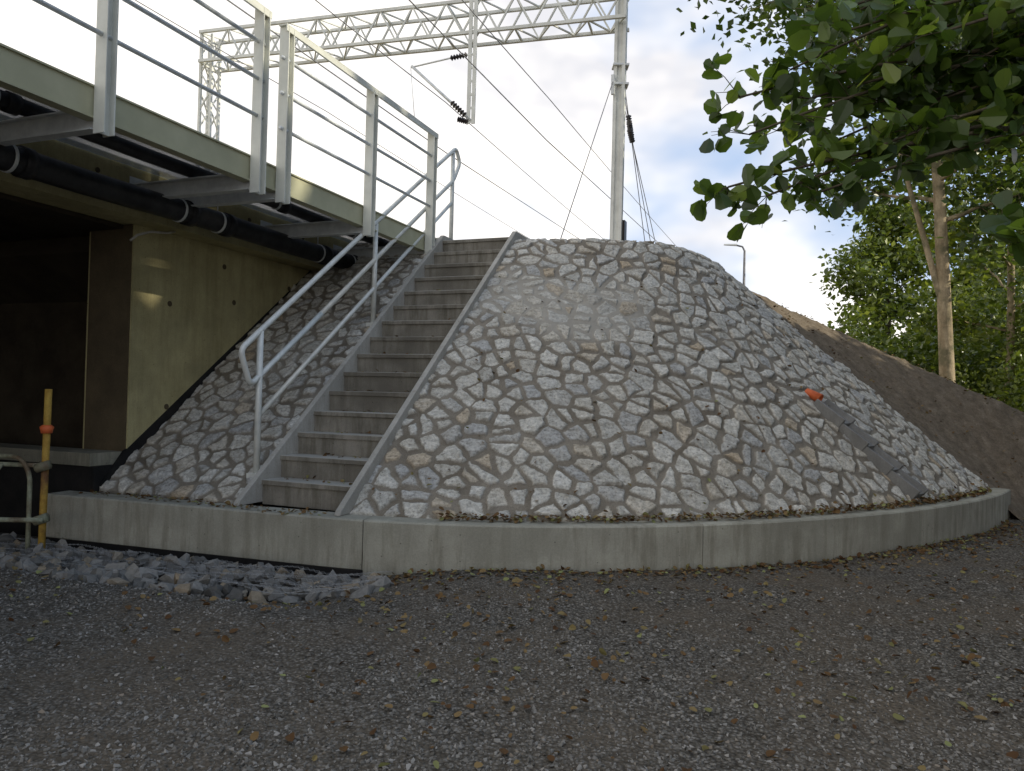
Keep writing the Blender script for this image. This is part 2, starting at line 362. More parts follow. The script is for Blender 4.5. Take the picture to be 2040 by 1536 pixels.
# ---------------- ring wall ----------------
ring=empty('concrete_kerb_wall',W(-4,5.9,0),'low curved grey concrete retaining kerb at the foot of the slope','retaining wall')
path=[(-7.45,5.66),(-6.3,5.73),(-5.0,5.81),(-4.1,UC-rb_out(0))]
for d in np.arange(1.5,92,1.5):
    p=math.radians(d); R=rb_out(p); path.append((VC+R*math.sin(p),UC-R*math.cos(p)))
cum=[0]
for i in range(1,len(path)): cum.append(cum[-1]+math.dist(path[i],path[i-1]))
def at(s):
    s=max(0,min(cum[-1],s)); i=int(np.searchsorted(cum,s)); i=max(1,min(len(path)-1,i)); f=(s-cum[i-1])/(cum[i]-cum[i-1])
    return (path[i-1][0]*(1-f)+path[i][0]*f,path[i-1][1]*(1-f)+path[i][1]*f)
breaks=[0,3.75,6.95,10.2,cum[-1]]
for k in range(4):
    a,e=breaks[k]+(.004 if k else 0),breaks[k+1]-.004; n=24; b=MB(); P=[]
    for i in range(n+1):
        s=a+(e-a)*i/n; p=at(s); q=at(s+.01); q0=at(s-.01); d=Vector((q[0]-q0[0],q[1]-q0[1])).normalized(); nn=Vector((-d.y,d.x))
        for (o,zz) in ((0.0,-.02 if k==0 else -.25),(0.0,Z0-.015),(.015,Z0),(.30,Z0),(.30,-.25)):
            P.append(W(p[0]+nn.x*o,p[1]+nn.y*o,zz))
    F=[]
    for i in range(n):
        for j in range(5): F.append([i*5+j,i*5+(j+1)%5,(i+1)*5+(j+1)%5,(i+1)*5+j])
    F+= [[0,1,2,3,4],[n*5+j for j in range(5)][::-1]]
    b.poly(P,F); b.obj('wall_segment',M['conc'],ring)
b=MB(); b.prism([W(-7.5,5.67,-.4),W(-3.7,5.88,-.4),W(-3.7,6.0,-.4),W(-7.5,5.9,-.4)],[W(-7.5,5.67,-.025),W(-3.7,5.88,-.025),W(-3.7,6.0,-.025),W(-7.5,5.9,-.025)])
b.obj('bitumen_coated_footing',M['bitumen'],ring)

# ---------------- stairs ----------------
st=empty('concrete_staircase',W(-4.68,6.1,Z0),'straight grey concrete stair of fifteen steps up the stone slope','stairs')
n=15; rs=3.5/n; rn=4.25/n
US=6.1+rn-.05
VR=-4.00
for i in range(n):
    u0=US+i*rn; z1=Z0+(i+1)*rs; z0=z1-rs; j=random.uniform(-.004,.004)
    b=MB(); prof=[(u0,z0-.02),(u0,z1-.05),(u0-.018+j,z1-.05),(u0-.018+j,z1-.004),(u0-.014,z1),(u0+rn-.003,z1),(u0+rn-.003,z0-.02)]
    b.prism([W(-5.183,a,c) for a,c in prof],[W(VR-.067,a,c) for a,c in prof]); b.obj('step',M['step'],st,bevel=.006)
for va,vb in ((-5.25,-5.185),(VR-.065,VR)):
    b=MB(); prof=[(5.97,Z0+.003),(6.0,Z0+.05),(10.33,4.02),(10.9,4.02),(10.9,3.5),(6.4,Z0+.003)]
    b.prism([W(va,a,c) for a,c in prof],[W(vb,a,c) for a,c in prof]); b.obj('stringer',M['string'],st,bevel=.006)
b=MB(); b.boxvu(-5.184,VR-.066,US+n*rn,11.6,3.6,3.925); b.obj('landing',M['string'],st)

# ---------------- bridge ----------------
br=empty('railway_bridge',W(-7.5,7,0),'concrete railway bridge with steel side walkway above a dark underpass','bridge')
b=MB(); b.boxvu(-16,-6.9,-9,7.6,3.45,4.05); b.boxvu(-16,-6.9,7.602,14,3.452,4.049); b.obj('deck_slab',M['concy'],br)
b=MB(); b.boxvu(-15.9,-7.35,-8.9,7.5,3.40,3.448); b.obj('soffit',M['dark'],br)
b=MB(); b.boxvu(-7.9,-7.2,6.45,14,-.2,3.448); b.obj('wing_wall',M['concy'],br)
b=MB(); b.boxvu(-7.86,-7.22,6.435,6.449,.3,3.447); b.obj('wall_end_face',M['brown'],br)
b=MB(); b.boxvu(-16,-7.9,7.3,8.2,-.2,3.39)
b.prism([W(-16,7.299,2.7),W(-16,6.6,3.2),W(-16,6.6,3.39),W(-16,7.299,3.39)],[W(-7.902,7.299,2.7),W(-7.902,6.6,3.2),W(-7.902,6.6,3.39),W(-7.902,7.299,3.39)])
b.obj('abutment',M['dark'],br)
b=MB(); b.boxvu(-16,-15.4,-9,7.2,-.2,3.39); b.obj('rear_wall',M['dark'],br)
b=MB(); b.boxvu(-12,-7.26,6.02,6.44,.70,.84); b.obj('footing_ledge',M['ledge'],br)
b=MB(); b.boxvu(-12,-7.23,6.05,7.2,-.2,.695); b.obj('footing',M['bitumen'],br)
b=MB()
pr2=[(6.12,Z0+.05),(6.42,Z0+.42),(10.3,ZT-.04),(10.3,ZT-.3),(6.3,Z0-.1)]
b.prism([W(-7.236,a,c) for a,c in pr2],[W(-7.197,a,c) for a,c in pr2]); b.obj('bitumen_membrane_strip',M['bitumen'],br)
b=MB()
VF=-5.36
b.boxvu(VF,VF+.012,-6,10.6,3.74,3.975); b.boxvu(VF-.09,VF+.03,-6,10.6,3.975,3.99); b.boxvu(VF-.09,VF+.03,-6,10.6,3.725,3.74)
b.obj('fascia_beam',M['fascia'],br)
b=MB(); b.boxvu(-6.89,VF-.10,-6,10.9,3.985,4.0); b.obj('walkway_grating',M['grate'],br)
posts=[-4.6,-2.8,-1.0,.8,2.6,4.40,6.22,6.62,8.34,10.03]
for u in posts:
    b=MB(); b.ibeam(W(-6.898,u,3.73),W(VF-.0,u,3.73),.10,.18,.012); b.boxvu(-6.91,-6.895,u-.12,u+.12,3.58,3.88); b.obj('walkway_bracket',M['galv'],br)
for (u,zz) in ((7.0,1.35),(7.0,2.6),(8.1,1.9),(8.1,2.75),(9.2,2.7),(9.25,3.1),(10.2,3.2),(7.9,3.2)):
    b=MB(); b.tube([W(-7.202,u,zz),W(-7.196,u,zz)],.035,12,False); b.obj('tie_hole_plug',M['brown'],br)
for u in np.arange(-1.2,12,1.15):
    b=MB(); b.tube([W(-6.902,u,3.83),W(-6.893,u,3.83)],.028,12,False); b.obj('tie_hole_plug',M['brown'],br)
def railing(us,label):
    e=empty('guard_railing',W(VF+.07,us[0],3.62),label,'railing',group='walkway guard railings')
    for u in us:
        b=MB(); b.ibeam(W(VF+.09,u,3.60),W(VF+.09,u,5.49),.12,.10,.011,up=W(0,1,0)-W(0,0,0)); b.obj('post',M['paint'],e)
    a,c=us[0]-.08,us[-1]+.08
    b=MB(); b.boxvu(VF+.035,VF+.145,a,c,5.492,5.504); b.boxvu(VF+.133,VF+.145,a,c,5.43,5.491); b.obj('top_rail',M['paint'],e)
    for zz in (4.39,4.77,5.15):
        b=MB(); b.tube([W(VF+.09,a,zz),W(VF+.09,c,zz)],.021,8); b.obj('rail',M['galv'],e)
railing(posts[:7],'long grey-green steel guard railing with three rails on the bridge walkway')
railing(posts[7:],'short grey-green steel guard railing ending at the stair top')
def pipe(v,z,r,u0,u1,label,cl):
    e=empty('drain_pipe',W(v,u0,z),label,'pipe')
    b=MB(); b.tube([W(v,u,z+.006*math.sin(u*2)) for u in np.arange(u0,u1,.4)],r,20); b.obj('pipe_body',M['black'],e)
    for u in cl:
        b=MB(); b.tube([W(v,u-.014,z),W(v,u+.014,z)],r+.008,20); b.tube([W(v,u,z+r),W(v,u,z+r+.12)],.008,6); b.obj('pipe_clamp',M['galv'],e)
        b=MB(); b.tube([W(v,u+.1,z),W(v,u+.2,z)],r+.018,20); b.obj('pipe_socket',M['black'],e)
pipe(-6.60,3.58,.125,-6,11.6,'thick black drain pipe clamped along the bridge deck edge',[-2,.2,2.9,4.55,6.5,7.1,9.1,9.9])
pipe(-6.15,3.90,.07,-6,10.8,'slim black pipe hung beneath the walkway grating',[.9,4.1,7.6,9.3])
b=MB(); b.tube([W(-7.05,6.9,3.45),W(-7.02,6.75,3.40),W(-7.0,6.5,3.36),W(-6.98,6.3,3.28),W(-6.97,6.2,3.2)],.014,8)
b.obj('drain_hose',M['string'],label='thin pale bent hose hanging below the bridge deck',category='hose')

# ---------------- handrail ----------------
hr=empty('stair_handrail',W(-5.35,6.44,.7),'galvanised tubular handrail with looped ends beside the concrete stair','handrail')
vh=-5.36
def zr(u): return 2.23+(u-6.44)*.735
for u,zb in ((6.44,.68),(8.65,2.48),(10.92,3.82)):
    b=MB(); b.tube([W(vh,u,zb),W(vh,u,zr(u)-.02)],.034,14); b.boxvu(vh-.07,vh+.07,u-.07,u+.07,zb-.02,zb+.03); b.obj('post',M['rail'],hr)
def fil(pts,r=.09,n=5):
    out=[pts[0]]
    for i in range(1,len(pts)-1):
        p=Vector(pts[i]); a=(Vector(pts[i-1])-p); c=(Vector(pts[i+1])-p)
        q0=p+a.normalized()*min(r,a.length/2); q1=p+c.normalized()*min(r,c.length/2)
        for k in range(n+1):
            t=k/n; out.append(q0*(1-t)**2+p*2*t*(1-t)+q1*t*t)
    out.append(pts[-1]); return out
ls=fil([W(vh,7.5,zr(7.5)-.5),W(vh,6.30,zr(6.3)-.5),W(vh,6.14,zr(6.14)-.02),W(vh,8,zr(8)),W(vh,11.02,zr(11.02)),W(vh,11.18,zr(11.18)-.32),W(vh,10.95,zr(10.95)-.5),W(vh,7.49,zr(7.49)-.5)])
b=MB(); b.tube(ls,.031,12); b.obj('looped_rail',M['rail'],hr)
b=MB(); b.tube([W(vh,6.44,zr(6.44)-.92),W(vh,10.92,zr(10.92)-.84)],.027,12); b.obj('lower_rail',M['rail'],hr)

# ---------------- drainage chute ----------------
ch=empty('drainage_chute',W(1.4,10,.45),'grey stepped concrete drainage channel laid down the stone slope','drainage channel')
def conept(T,h=0,side=0):
    phi=math.radians(66-9*T)
    rb=float(rb_out(phi))-.24; r=rb+(float(rtop(phi))-rb)*T; z=Z0+(ZT-Z0)*T
    return W(VC+(r+h*sa)*math.sin(phi)+side*math.cos(phi),UC-(r+h*sa)*math.cos(phi)+side*math.sin(phi),z+h*ca)
for k in range(4):
    t0=.014+k*.077; t1=t0+.086; b=MB()
    w_=.16
    prof=[(-w_,.095),(-w_+.035,.095),(-.10,.04),(.10,.04),(w_-.035,.095),(w_,.095),(w_,-.06),(-w_,-.06)]
    A=[conept(t0,h+(.05 if h>0 else 0),s*1.04) for s,h in prof]; B=[conept(t1,h-.008,s*.96) for s,h in prof]
    b.prism(A,B)
    b.obj('channel_segment',M['chute'],ch,bevel=.008)
op=MB(); n=24; P=[]
a=conept(.375,.0); c=conept(.335,.07); d=(c-a).normalized(); x=d.cross(Vector((0,0,1))).normalized(); y=x.cross(d)
for (base,rr) in ((a,.062),(c,.073),(c,.064),(a+(c-a)*.2,.054)):
    for k in range(n): 
        an=2*math.pi*k/n; P.append(base+(x*math.cos(an)*1.15+y*math.sin(an)*.85)*rr)
F=[[i*n+k,i*n+(k+1)%n,(i+1)*n+(k+1)%n,(i+1)*n+k] for i in range(3) for k in range(n)]+[[3*n+k for k in range(n)]]
op.poly(P,F,True); op.obj('drain_outlet_pipe',M['orange'],label='orange plastic pipe end poking out of the stone slope',category='pipe')

# ---------------- scaffold / yellow post ----------------
yp=empty('barrier_post',(-4.54,7.35,0),'rusty yellow steel post with orange collar standing by the kerb','post')
b=MB(); b.tube([(-4.54,7.35,-.25),(-4.53,7.35,.6),(-4.52,7.35,1.54)],.033,14); b.obj('tube',M['yellow'],yp)
b=MB(); b.tube([(-4.525,7.35,1.11),(-4.525,7.35,1.17),(-4.525,7.35,1.19)],[.05,.063,.042],14); b.obj('collar',M['orange'],yp)
sf=empty('scaffold_barrier',(-5.3,7.2,0),'mossy grey tubular scaffold guard frame beside the underpass','barrier')
b=MB()
b.tube(fil([Vector((-7.2,7.9,.86)),Vector((-4.74,7.30,.88)),Vector((-4.64,7.30,.72)),Vector((-4.64,7.30,-.1))],.1),.022,10)
b.tube([(-7.2,7.85,.76),(-4.52,7.3,.80)],.022,10); b.tube([(-7.2,7.75,.16),(-4.47,7.25,.28)],.024,10)
b.tube([(-5.5,7.5,.16),(-4.95,7.36,.8)],.015,8); b.tube([(-6.2,7.6,-.2),(-6.2,7.6,.84)],.022,10)
b.obj('tube_frame',M['scaf'],sf)
for zc in (.28,.79):
    b=MB(); b.tube([(-4.58,7.3,zc-.02),(-4.46,7.3,zc+.02)],.045,10); b.obj('coupler',M['scaf'],sf)

# ---------------- rubble & gravel ----------------
def rockvars(n,pts,flat=.7):
    out=[]
    for i in range(n):
        bm=bmesh.new()
        for k in range(pts):
            p=Vector(rng.normal(size=3)).normalized()*rng.uniform(.75,1.1); p.z*=flat
            bm.verts.new(p)
        r=bmesh.ops.convex_hull(bm,input=bm.verts)
        bmesh.ops.delete(bm,geom=[g for g in r['geom_interior'] if isinstance(g,bmesh.types.BMVert)],context='VERTS')
        bmesh.ops.triangulate(bm,faces=bm.faces); bm.verts.index_update()
        V=np.array([v.co[:] for v in bm.verts]); F=np.array([[v.index for v in f.verts] for f in bm.faces]); bm.free(); out.append((V,F))
    return out
def scatter(name,pos,size,variants,mat,**kw):
    Vs=[];Fs=[];Rs=[];o=0
    grp=rng.integers(0,len(variants),len(pos))
    for g,(V,F) in enumerate(variants):
        I=np.where(grp==g)[0]; m=len(I)
        if m==0: continue
        q=rng.normal(size=(m,4)); q[:,1:3]*=.35; q/=np.linalg.norm(q,axis=1)[:,None]; w,x,y,z=q.T
        Rm=np.stack([np.stack([1-2*(y*y+z*z),2*(x*y-z*w),2*(x*z+y*w)],-1),np.stack([2*(x*y+z*w),1-2*(x*x+z*z),2*(y*z-x*w)],-1),np.stack([2*(x*z-y*w),2*(y*z+x*w),1-2*(x*x+y*y)],-1)],1)
        sc=size[I][:,None]*rng.uniform(.75,1.3,(m,3))
        P=np.einsum('mij,mkj->mki',Rm,V[None]*sc[:,None,:])+pos[I][:,None,:]
        Vs.append(P.reshape(-1,3)); Fs.append((F[None]+(np.arange(m)*len(V))[:,None,None]+o).reshape(-1,3)); o+=m*len(V)
        Rs.append(np.repeat(rng.random(m),len(V)))
    return np_mesh(name,np.concatenate(Vs),np.concatenate(Fs),mat,rnd=np.concatenate(Rs),**kw)
rv=rockvars(14,16,.65)
n=1250; v=rng.uniform(-9.5,-3.2,n)
edge=np.clip((-3.1-v)/1.3,.3,1); ulo=5.5-edge*(.95+.3*fbm(v*1.1,v*0,2,60)); u=ulo+(5.66-ulo)*rng.random(n)
p=WN(v,u,0*v); p[:,2]=ground_z(p[:,0],p[:,1])+rng.uniform(.0,.11,n)*edge*np.clip((u-ulo)/.3,.1,1)*np.where(u>5.5,.4,1)
scatter('rubble_stones',p,rng.uniform(.045,.105,n),rv,M['rubble'],kind='stuff',label='blue grey broken rubble stones in a shallow trench',category='rubble')
gv=rockvars(16,9,.75)
n=50000; Yg=2.6+(rng.random(n)**1.3)*4.8; Xg=rng.uniform(-.78,.78,n)*Yg
p=np.stack([Xg,Yg,ground_z(Xg,Yg)],-1); vq=Xg*C_-Yg*S_; uq=Xg*S_+Yg*C_
ok=(uq<5.5)|((np.hypot(vq-VC,uq-UC)>7.1)&(vq>VC)); cl=fbm(Xg*.9,Yg*.9,3,30)
ok&=(cl+rng.uniform(-.5,.5,n)>-.3)
p=p[ok]; scatter('gravel_chippings',p,.005+.013*rng.random(len(p))**2,gv,M['gravel'],kind='stuff',label='loose grey crushed gravel chippings on the ground',category='gravel')
b=MB()
for k in range(9):
    for sgn in (0,1):
        pts=[]
        for i in range(90):
            v=-7.6+i*.055; 
            if v>-3.1: break
            u=5.45-k*.085+(.028 if (i+sgn)%2 else -.028); q=W(v,u,0)
            pts.append((q.x,q.y,float(ground_z(np.array(q.x),np.array(q.y)))+.13+.03*math.sin(v*5+k)*math.cos(v*2.3+k*.7)))
        b.tube(pts,.0015,4,False)
b.obj('gabion_wire_netting',M['rust'],label='loose hexagonal galvanised wire netting over rubble stones',category='wire netting')

# ---------------- leaves ----------------
LT=np.array([(0,0,0),(.5,0,-.05),(1,0,-.10),(.22,.26,.03),(.68,.40,.03),(.93,.24,-.04),(.22,-.26,.03),(.68,-.40,.03),(.93,-.24,-.04)])
LF=np.array([(0,1,4,3),(1,2,5,4),(0,6,7,1),(1,7,8,2)])
DT=np.array([(0,0,0),(.5,.32,.06),(1,0,0),(.5,-.32,.06)]); DF=np.array([(0,1,2,3)])
def leaves(name,pos,size,mat,parent=None,up=.8,tmpl=0,rnd=None,**kw):
    T,Fc=(LT,LF) if tmpl==0 else (DT,DF); m=len(pos)
    nn=rng.normal(size=(m,3)); nn[:,2]+=up*2; nn/=np.linalg.norm(nn,axis=1)[:,None]
    t=rng.normal(size=(m,3)); t-=nn*(t*nn).sum(1)[:,None]; t/=np.linalg.norm(t,axis=1)[:,None]; bb=np.cross(nn,t)
    curl=rng.uniform(.3,2.2,m)
    P=pos[:,None,:]+size[:,None,None]*(T[None,:,0:1]*t[:,None]+T[None,:,1:2]*bb[:,None]+T[None,:,2:3]*nn[:,None]*curl[:,None,None])
    F=(Fc[None]+(np.arange(m)*len(T))[:,None,None]).reshape(-1,4)
    if rnd is None: rnd=rng.random(m)
    return np_mesh(name,P.reshape(-1,3),F,mat,parent,smooth=False,rnd=np.repeat(rnd,len(T)),**kw)
L=[]
n=3600; Yl=2.8+rng.random(n)**.9*8; Xl=rng.uniform(-.8,.85,n)*Yl
d=fbm(Xl*.7,Yl*.7,3,40)+.12*(Xl)+.10*(Yl-5); vq=Xl*C_-Yl*S_; uq=Xl*S_+Yl*C_
ok=((uq<5.45)|((np.hypot(vq-VC,uq-UC)>7.0)&(vq>VC)))&(d+rng.uniform(-.5,.5,n)>-.1)
L.append(np.stack([Xl,Yl,ground_z(Xl,Yl)+.018],-1)[ok])
n=1300; ph=np.radians(rng.uniform(5,86,n)); R=rb_out(ph)+.03+rng.exponential(.25,n); x=VC+R*np.sin(ph); y=UC-R*np.cos(ph); q=WN(x,y,0*x); q[:,2]=ground_z(q[:,0],q[:,1])+.015; L.append(q)
n=1300; ph=np.radians(rng.uniform(9,86,n)); R=rb_out(ph)-.15-np.abs(rng.normal(0,.06,n)); x=VC+R*np.sin(ph); y=UC-R*np.cos(ph); q=WN(x,y,0*x+Z0+.015+rng.uniform(0,.05,n)); L.append(q)
n=200; x=rng.uniform(-7.2,-4.2,n); y=rng.uniform(5.85,6.08,n); L.append(WN(x,y,0*x+Z0+.01))
n=170; k=rng.integers(0,14,n); x=rng.uniform(-5.1,-4.15,n); L.append(WN(x,US+(k+1)*rn-rng.random(n)**2*.15-.02,Z0+(k+1)*rs+.01))
n=260; ph=np.radians(rng.uniform(2,88,n)); T=rng.random(n)**2*.8; rb=rb_out(ph)-.24; r=rb+(rtop(ph)-rb)*T; L.append(WN(VC+r*np.sin(ph),UC-r*np.cos(ph),Z0+(ZT-Z0)*T+.05))
n=700; uu=rng.uniform(12.9,18,n); vv=rng.uniform(-.5,5,n); zz=soil_base(uu,vv); kk=zz>.1; L.append(WN(vv,uu,zz+.08)[kk])
P=np.concatenate(L)
leaves('fallen_leaves',P,rng.uniform(.022,.062,len(P)),M['dead'],up=1.3,rnd=rng.random(len(P))**1.3,kind='stuff',label='scattered brown and yellow green fallen leaves',category='leaves')

# ---------------- trees ----------------
def rv3(): return Vector(rng.normal(size=3))
def gen_tree(H,tr,cb,cr,nl,limbs=16,seedoff=0,lean=(0,0),spread=.35,fork=False):
    b=MB(); tips=[]
    tp=[]; 
    for i in range(12):
        f=i/11; tp.append(Vector((lean[0]*f*H+.012*H*math.sin(f*5+seedoff)*f,lean[1]*f*H+.02*H*math.cos(f*4+seedoff)*f,f*H)))
    b.tube(tp,[tr*(1.15 if i==0 else 1)*(1-.85*i/11) for i in range(12)],12)
    if fork:
        s=tp[2].lerp(tp[3],.5); b.tube([s,s+Vector((-.13,0,.35)),s+Vector((-.38,.05,1.3)),s+Vector((-.75,.1,2.6)),s+Vector((-1.2,0,4))],[tr*.42,tr*.38,tr*.34,tr*.26,tr*.15],10)
    for k in range(limbs):
        f=cb/H+(1-cb/H)*(k+.3)/limbs; i=min(10,int(f*11)); st_=tp[i].lerp(tp[i+1],f*11-i)
        az=k*2.4+rng.uniform(-.4,.4); g=(f-cb/H)/(1-cb/H); ln=cr*(1.0-.75*g**1.6)*rng.uniform(.75,1.15)*(.55+.45*min(1,g*4))
        d=Vector((math.cos(az),math.sin(az),.25+.7*g)).normalized(); p=st_.copy(); pts=[p.copy()]
        for s in range(6):
            d=(d+rv3()*.12+Vector((0,0,.03))).normalized(); p=p+d*ln/6; pts.append(p.copy())
            if s>=1:
                for c in range(3):
                    dd=(d*.6+rv3()*.6).normalized(); l2=ln*rng.uniform(.15,.38); q=p+dd*l2*.5+Vector((0,0,.02)); q2=q+(dd+rv3()*.3).normalized()*l2*.5
                    b.tube([p,q,q2],[tr*.07,tr*.05,tr*.02],4); tips.append(q2); tips.append(q)
        b.tube(pts,[tr*.32*(1-.85*j/6)*(1-.5*g) for j in range(7)],6); tips.append(p)
    T=np.array([t[:] for t in tips]); c=rng.integers(0,len(T),nl)
    pos=T[c]+rng.normal(size=(nl,3))*spread*np.array([1,1,.6])*cr*.28
    br_=rng.random(len(T)); rnd=np.clip(.55*br_[c]+.5*rng.random(nl),0,1)
    return b,pos,rnd
def place(name,loc,gen,ls,lm,bm_,label,tmpl=1,**kw):
    b,pos,rnd=gen; e=empty(name,loc,label,'tree',**kw); loc=Vector(loc)
    b2=MB(); b2.v=[tuple(Vector(q)+loc) for q in b.v]; b2.f=b.f; b2.sm=b.sm; t=b2.obj('trunk',bm_,e)
    c=leaves('crown',pos+np.array(loc),ls*rng.uniform(.7,1.25,len(pos)),lm,e,up=.5,tmpl=tmpl,rnd=rnd); return e,t,c
place('alder_tree',(8.9,15.2,.3),gen_tree(14.5,.165,4.9,4.8,27000,24,1,(-.075,0),.38,True),.19,M['leafm'],M['bark'],'tall alder with slender pale forked trunk beside the soil bank',1)
place('alder_tree',(12.2,18.5,.2),gen_tree(12,.12,2.6,4.0,14000,18,2),.20,M['leafb'],M['bark'],'leafy young alder rising behind the bushes',1)
g=gen_tree(10.8,.22,1.4,4.0,12000,18,3)
place('background_tree',(18.5,37,0),g,.30,M['leafb'],M['barkd'],'distant rounded green tree behind the embankment',1,group='distant trees behind the embankment')
g=gen_tree(8.5,.2,1.5,3.8,9000,14,4)
for q in ((24,40,0),(21.5,31,0)): place('background_tree',q,g,.28,M['leafb'],M['barkd'],'distant rounded green tree behind the embankment',1,group='distant trees behind the embankment')
g=gen_tree(13,.25,1.5,5,12000,18,5)
for q in ((29,36,0),(21,22,0)): place('background_tree',q,g,.38,M['leafb'],M['barkd'],'tall dense green tree beyond the bushes',1,group='distant trees behind the embankment')
g=gen_tree(12.5,.25,.9,4.8,9000,24,6)  # out-of-view trees, added to block the sun from slope and gravel
e0,t0,c0=place('unseen_shade_tree',(13.5,7.4,0),g,.74,M['leafd'],M['barkd'],'dense unseen alder added to shade the gravel and slope',1,group='unseen trees added for shade')
for q,rz,sc in (((13,1.2,0),1.3,1.05),((18,4.5,0),2.4,1.15),((16.5,-3.5,0),4,1.1)):
    e=empty('unseen_shade_tree',q,'dense unseen alder added to shade the gravel and slope','tree',group='unseen trees added for shade')
    e.rotation_euler=(0,0,rz); e.scale=(sc,sc,sc)
    for o in (t0,c0):
        c=o.copy(); scene.collection.objects.link(c); c.parent=e; c.matrix_parent_inverse=Matrix.Translation(-Vector(e0.location))
# near alder branches
na=empty('overhanging_alder_tree',(6.2,4.4,0),'near alder with large glossy leaves on drooping branches','tree')
b=MB(); trunk=[Vector((6.2,4.4,-.05)),Vector((6.15,4.5,2)),Vector((6.0,4.6,4)),Vector((6.0,4.6,6)),Vector((5.9,4.7,8))]
b.tube(trunk,[.17,.14,.12,.09,.05],12)
tg=[(1.46,5.2,3.08),(1.7,5.1,3.0),(2.0,5.0,3.0),(1.56,5.3,3.75),(1.6,5.2,3.45),(1.95,5.4,4.0),(2.15,5.3,4.35),(2.35,5.0,3.3),(2.5,5.2,3.7),(2.35,5.6,4.45),(2.8,5.2,3.35),(2.95,5.5,3.65),(2.7,5.4,4.15),(3.2,5.3,3.6),(3.1,5.0,3.95),(3.4,5.4,4.5),(2.6,5.9,4.8),(3.3,4.9,3.6),(2.0,5.8,3.7),(2.5,4.9,3.95),(3.5,5.2,4.1),(2.2,5.0,4.1),(2.9,5.7,4.5),(2.3,5.4,3.5),(2.05,5.3,3.75),(2.9,5.1,3.7),
 (2.75,4.1,2.65),(2.9,4.1,2.4),(2.7,3.8,2.45)]
lp=[];lr=[]
for t in tg:
    t=Vector(t); z0=min(7.0,max(2.2,t.z+rng.uniform(.0,.8))); s=Vector((6.05,4.55,z0)); mid=s.lerp(t,.55)+Vector((0,rng.uniform(-.15,.15),.28))
    pts=[s.lerp(mid,k/4)+Vector((0,0,.08*math.sin(k))) for k in range(4)]
    for k in range(7):
        f=k/6; pts.append(mid*(1-f)**2+(mid.lerp(t,.5)+Vector((0,0,.12)))*2*f*(1-f)+t*f*f)
    b.tube(pts,[.022*(1-.8*i/10)+.003 for i in range(11)],6)
    br_=rng.random()
    for k in range(4,11):
        for c in range(3):
            p=pts[k]; dd=(rv3()*.6+(pts[k]-pts[k-1]).normalized()*.7); dd.z*=.5; dd.normalize(); l=rng.uniform(.12,.34); q=p+dd*l
            b.tube([p,p.lerp(q,.5)+Vector((0,0,.02)),q],[.004,.003,.0018],4)
            for m in range(4):
                w=p.lerp(q,rng.uniform(.35,1.05))+rv3()*.025; lp.append(w[:]); lr.append(min(1,.4*br_+.65*rng.random()))
b.obj('trunk',M['barkd'],na)
lp=np.array(lp); leaves('crown',lp,rng.uniform(.10,.175,len(lp)),M['leaf'],na,up=.25,tmpl=0,rnd=np.array(lr))

# ---------------- bushes ----------------
def bush(loc,r,h,n,mat,ls,label):
    k=26; c=rng.normal(size=(k,3)); c/=np.linalg.norm(c,axis=1)[:,None]; c*=rng.uniform(.45,.85,(k,1)); c[:,2]=np.abs(c[:,2])
    g=rng.integers(0,k,n); d=rng.normal(size=(n,3)); d/=np.linalg.norm(d,axis=1)[:,None]
    p=c[g]+d*rng.uniform(.12,.34,(n,1)); p=p*np.array([r,r,h])+np.array(loc); p[:,2]=np.maximum(p[:,2],.02)
    br_=rng.random(k); rnd=np.clip(.5*br_[g]+.5*rng.random(n),0,1)
    return leaves('bush',p,ls*rng.uniform(.7,1.3,n),mat,None,up=.4,tmpl=1,rnd=rnd,label=label,category='bush',group='bushes at the embankment foot')
for (x,y,r,h,n,ls) in ((12.0,22,2.5,4.9,9000,.2),(15,23,2.8,5.4,9000,.2),(11.0,24,2.2,4.9,8000,.18),(17.5,24,3,6.4,9000,.22),(11.6,17.2,1.5,3.3,8000,.13),(13.3,18,1.9,5.2,9000,.15),(10.9,15.2,1.0,1.9,5500,.10),(12.0,15.4,1.2,3.6,7000,.12),(19,28,4,7.5,9000,.27),(13.4,29,3,4.8,6000,.22),(10.0,13.3,.8,1.2,3500,.08),(12.6,13.6,1.3,2.2,5000,.11),(24,30,4,9,8000,.34),(16,19.5,2,7,8000,.2),(10.3,17.6,1.1,2.6,6000,.11)):
    bush((x,y,-.1),r,h,n,M['leafb'],ls,'dense sunlit green bush at the embankment foot')

# ---------------- gantry ----------------
GL=Vector((-7.53,18.2,0)); GR=Vector((2.08,15.6,0)); gd=(GR-GL).normalized(); gn=Vector((-gd.y,gd.x,0))
ga=empty('catenary_gantry',(2.08,15.6,3.88),'pale steel lattice portal gantry spanning the railway tracks','gantry')
b=MB()
for s in (-1,1): b.rect(GR+gd*s*.085+Vector((0,0,3.84)),GR+gd*s*.085+Vector((0,0,11.4)),.24,.065,up=gd)
b.rect(GR+gn*-.05+Vector((0,0,3.84)),GR+gn*-.05+Vector((0,0,11.39)),.02,.104,up=gd)
b.obj('mast',M['gantry'],ga)
b=MB(); hw=.15
cor=[GL+gd*sx*hw+gn*sy*hw for sx,sy in ((-1,-1),(1,-1),(1,1),(-1,1))]
for c in cor: b.rect(c+Vector((0,0,3.88)),c+Vector((0,0,10.1)),.06,.06,up=gd)
for k in range(14):
    z0=3.9+k*.44
    for i in range(4):
        a,c=cor[i],cor[(i+1)%4]
        if k%2: a,c=c,a
        b.rect(a+Vector((0,0,z0)),c+Vector((0,0,z0+.44)),.03,.03)
b.obj('mast',M['gantry'],ga)
b=MB(); zb,zt=9.40,10.10; tw=.30
ends=[GL-gd*.1,GR+gd*.13]
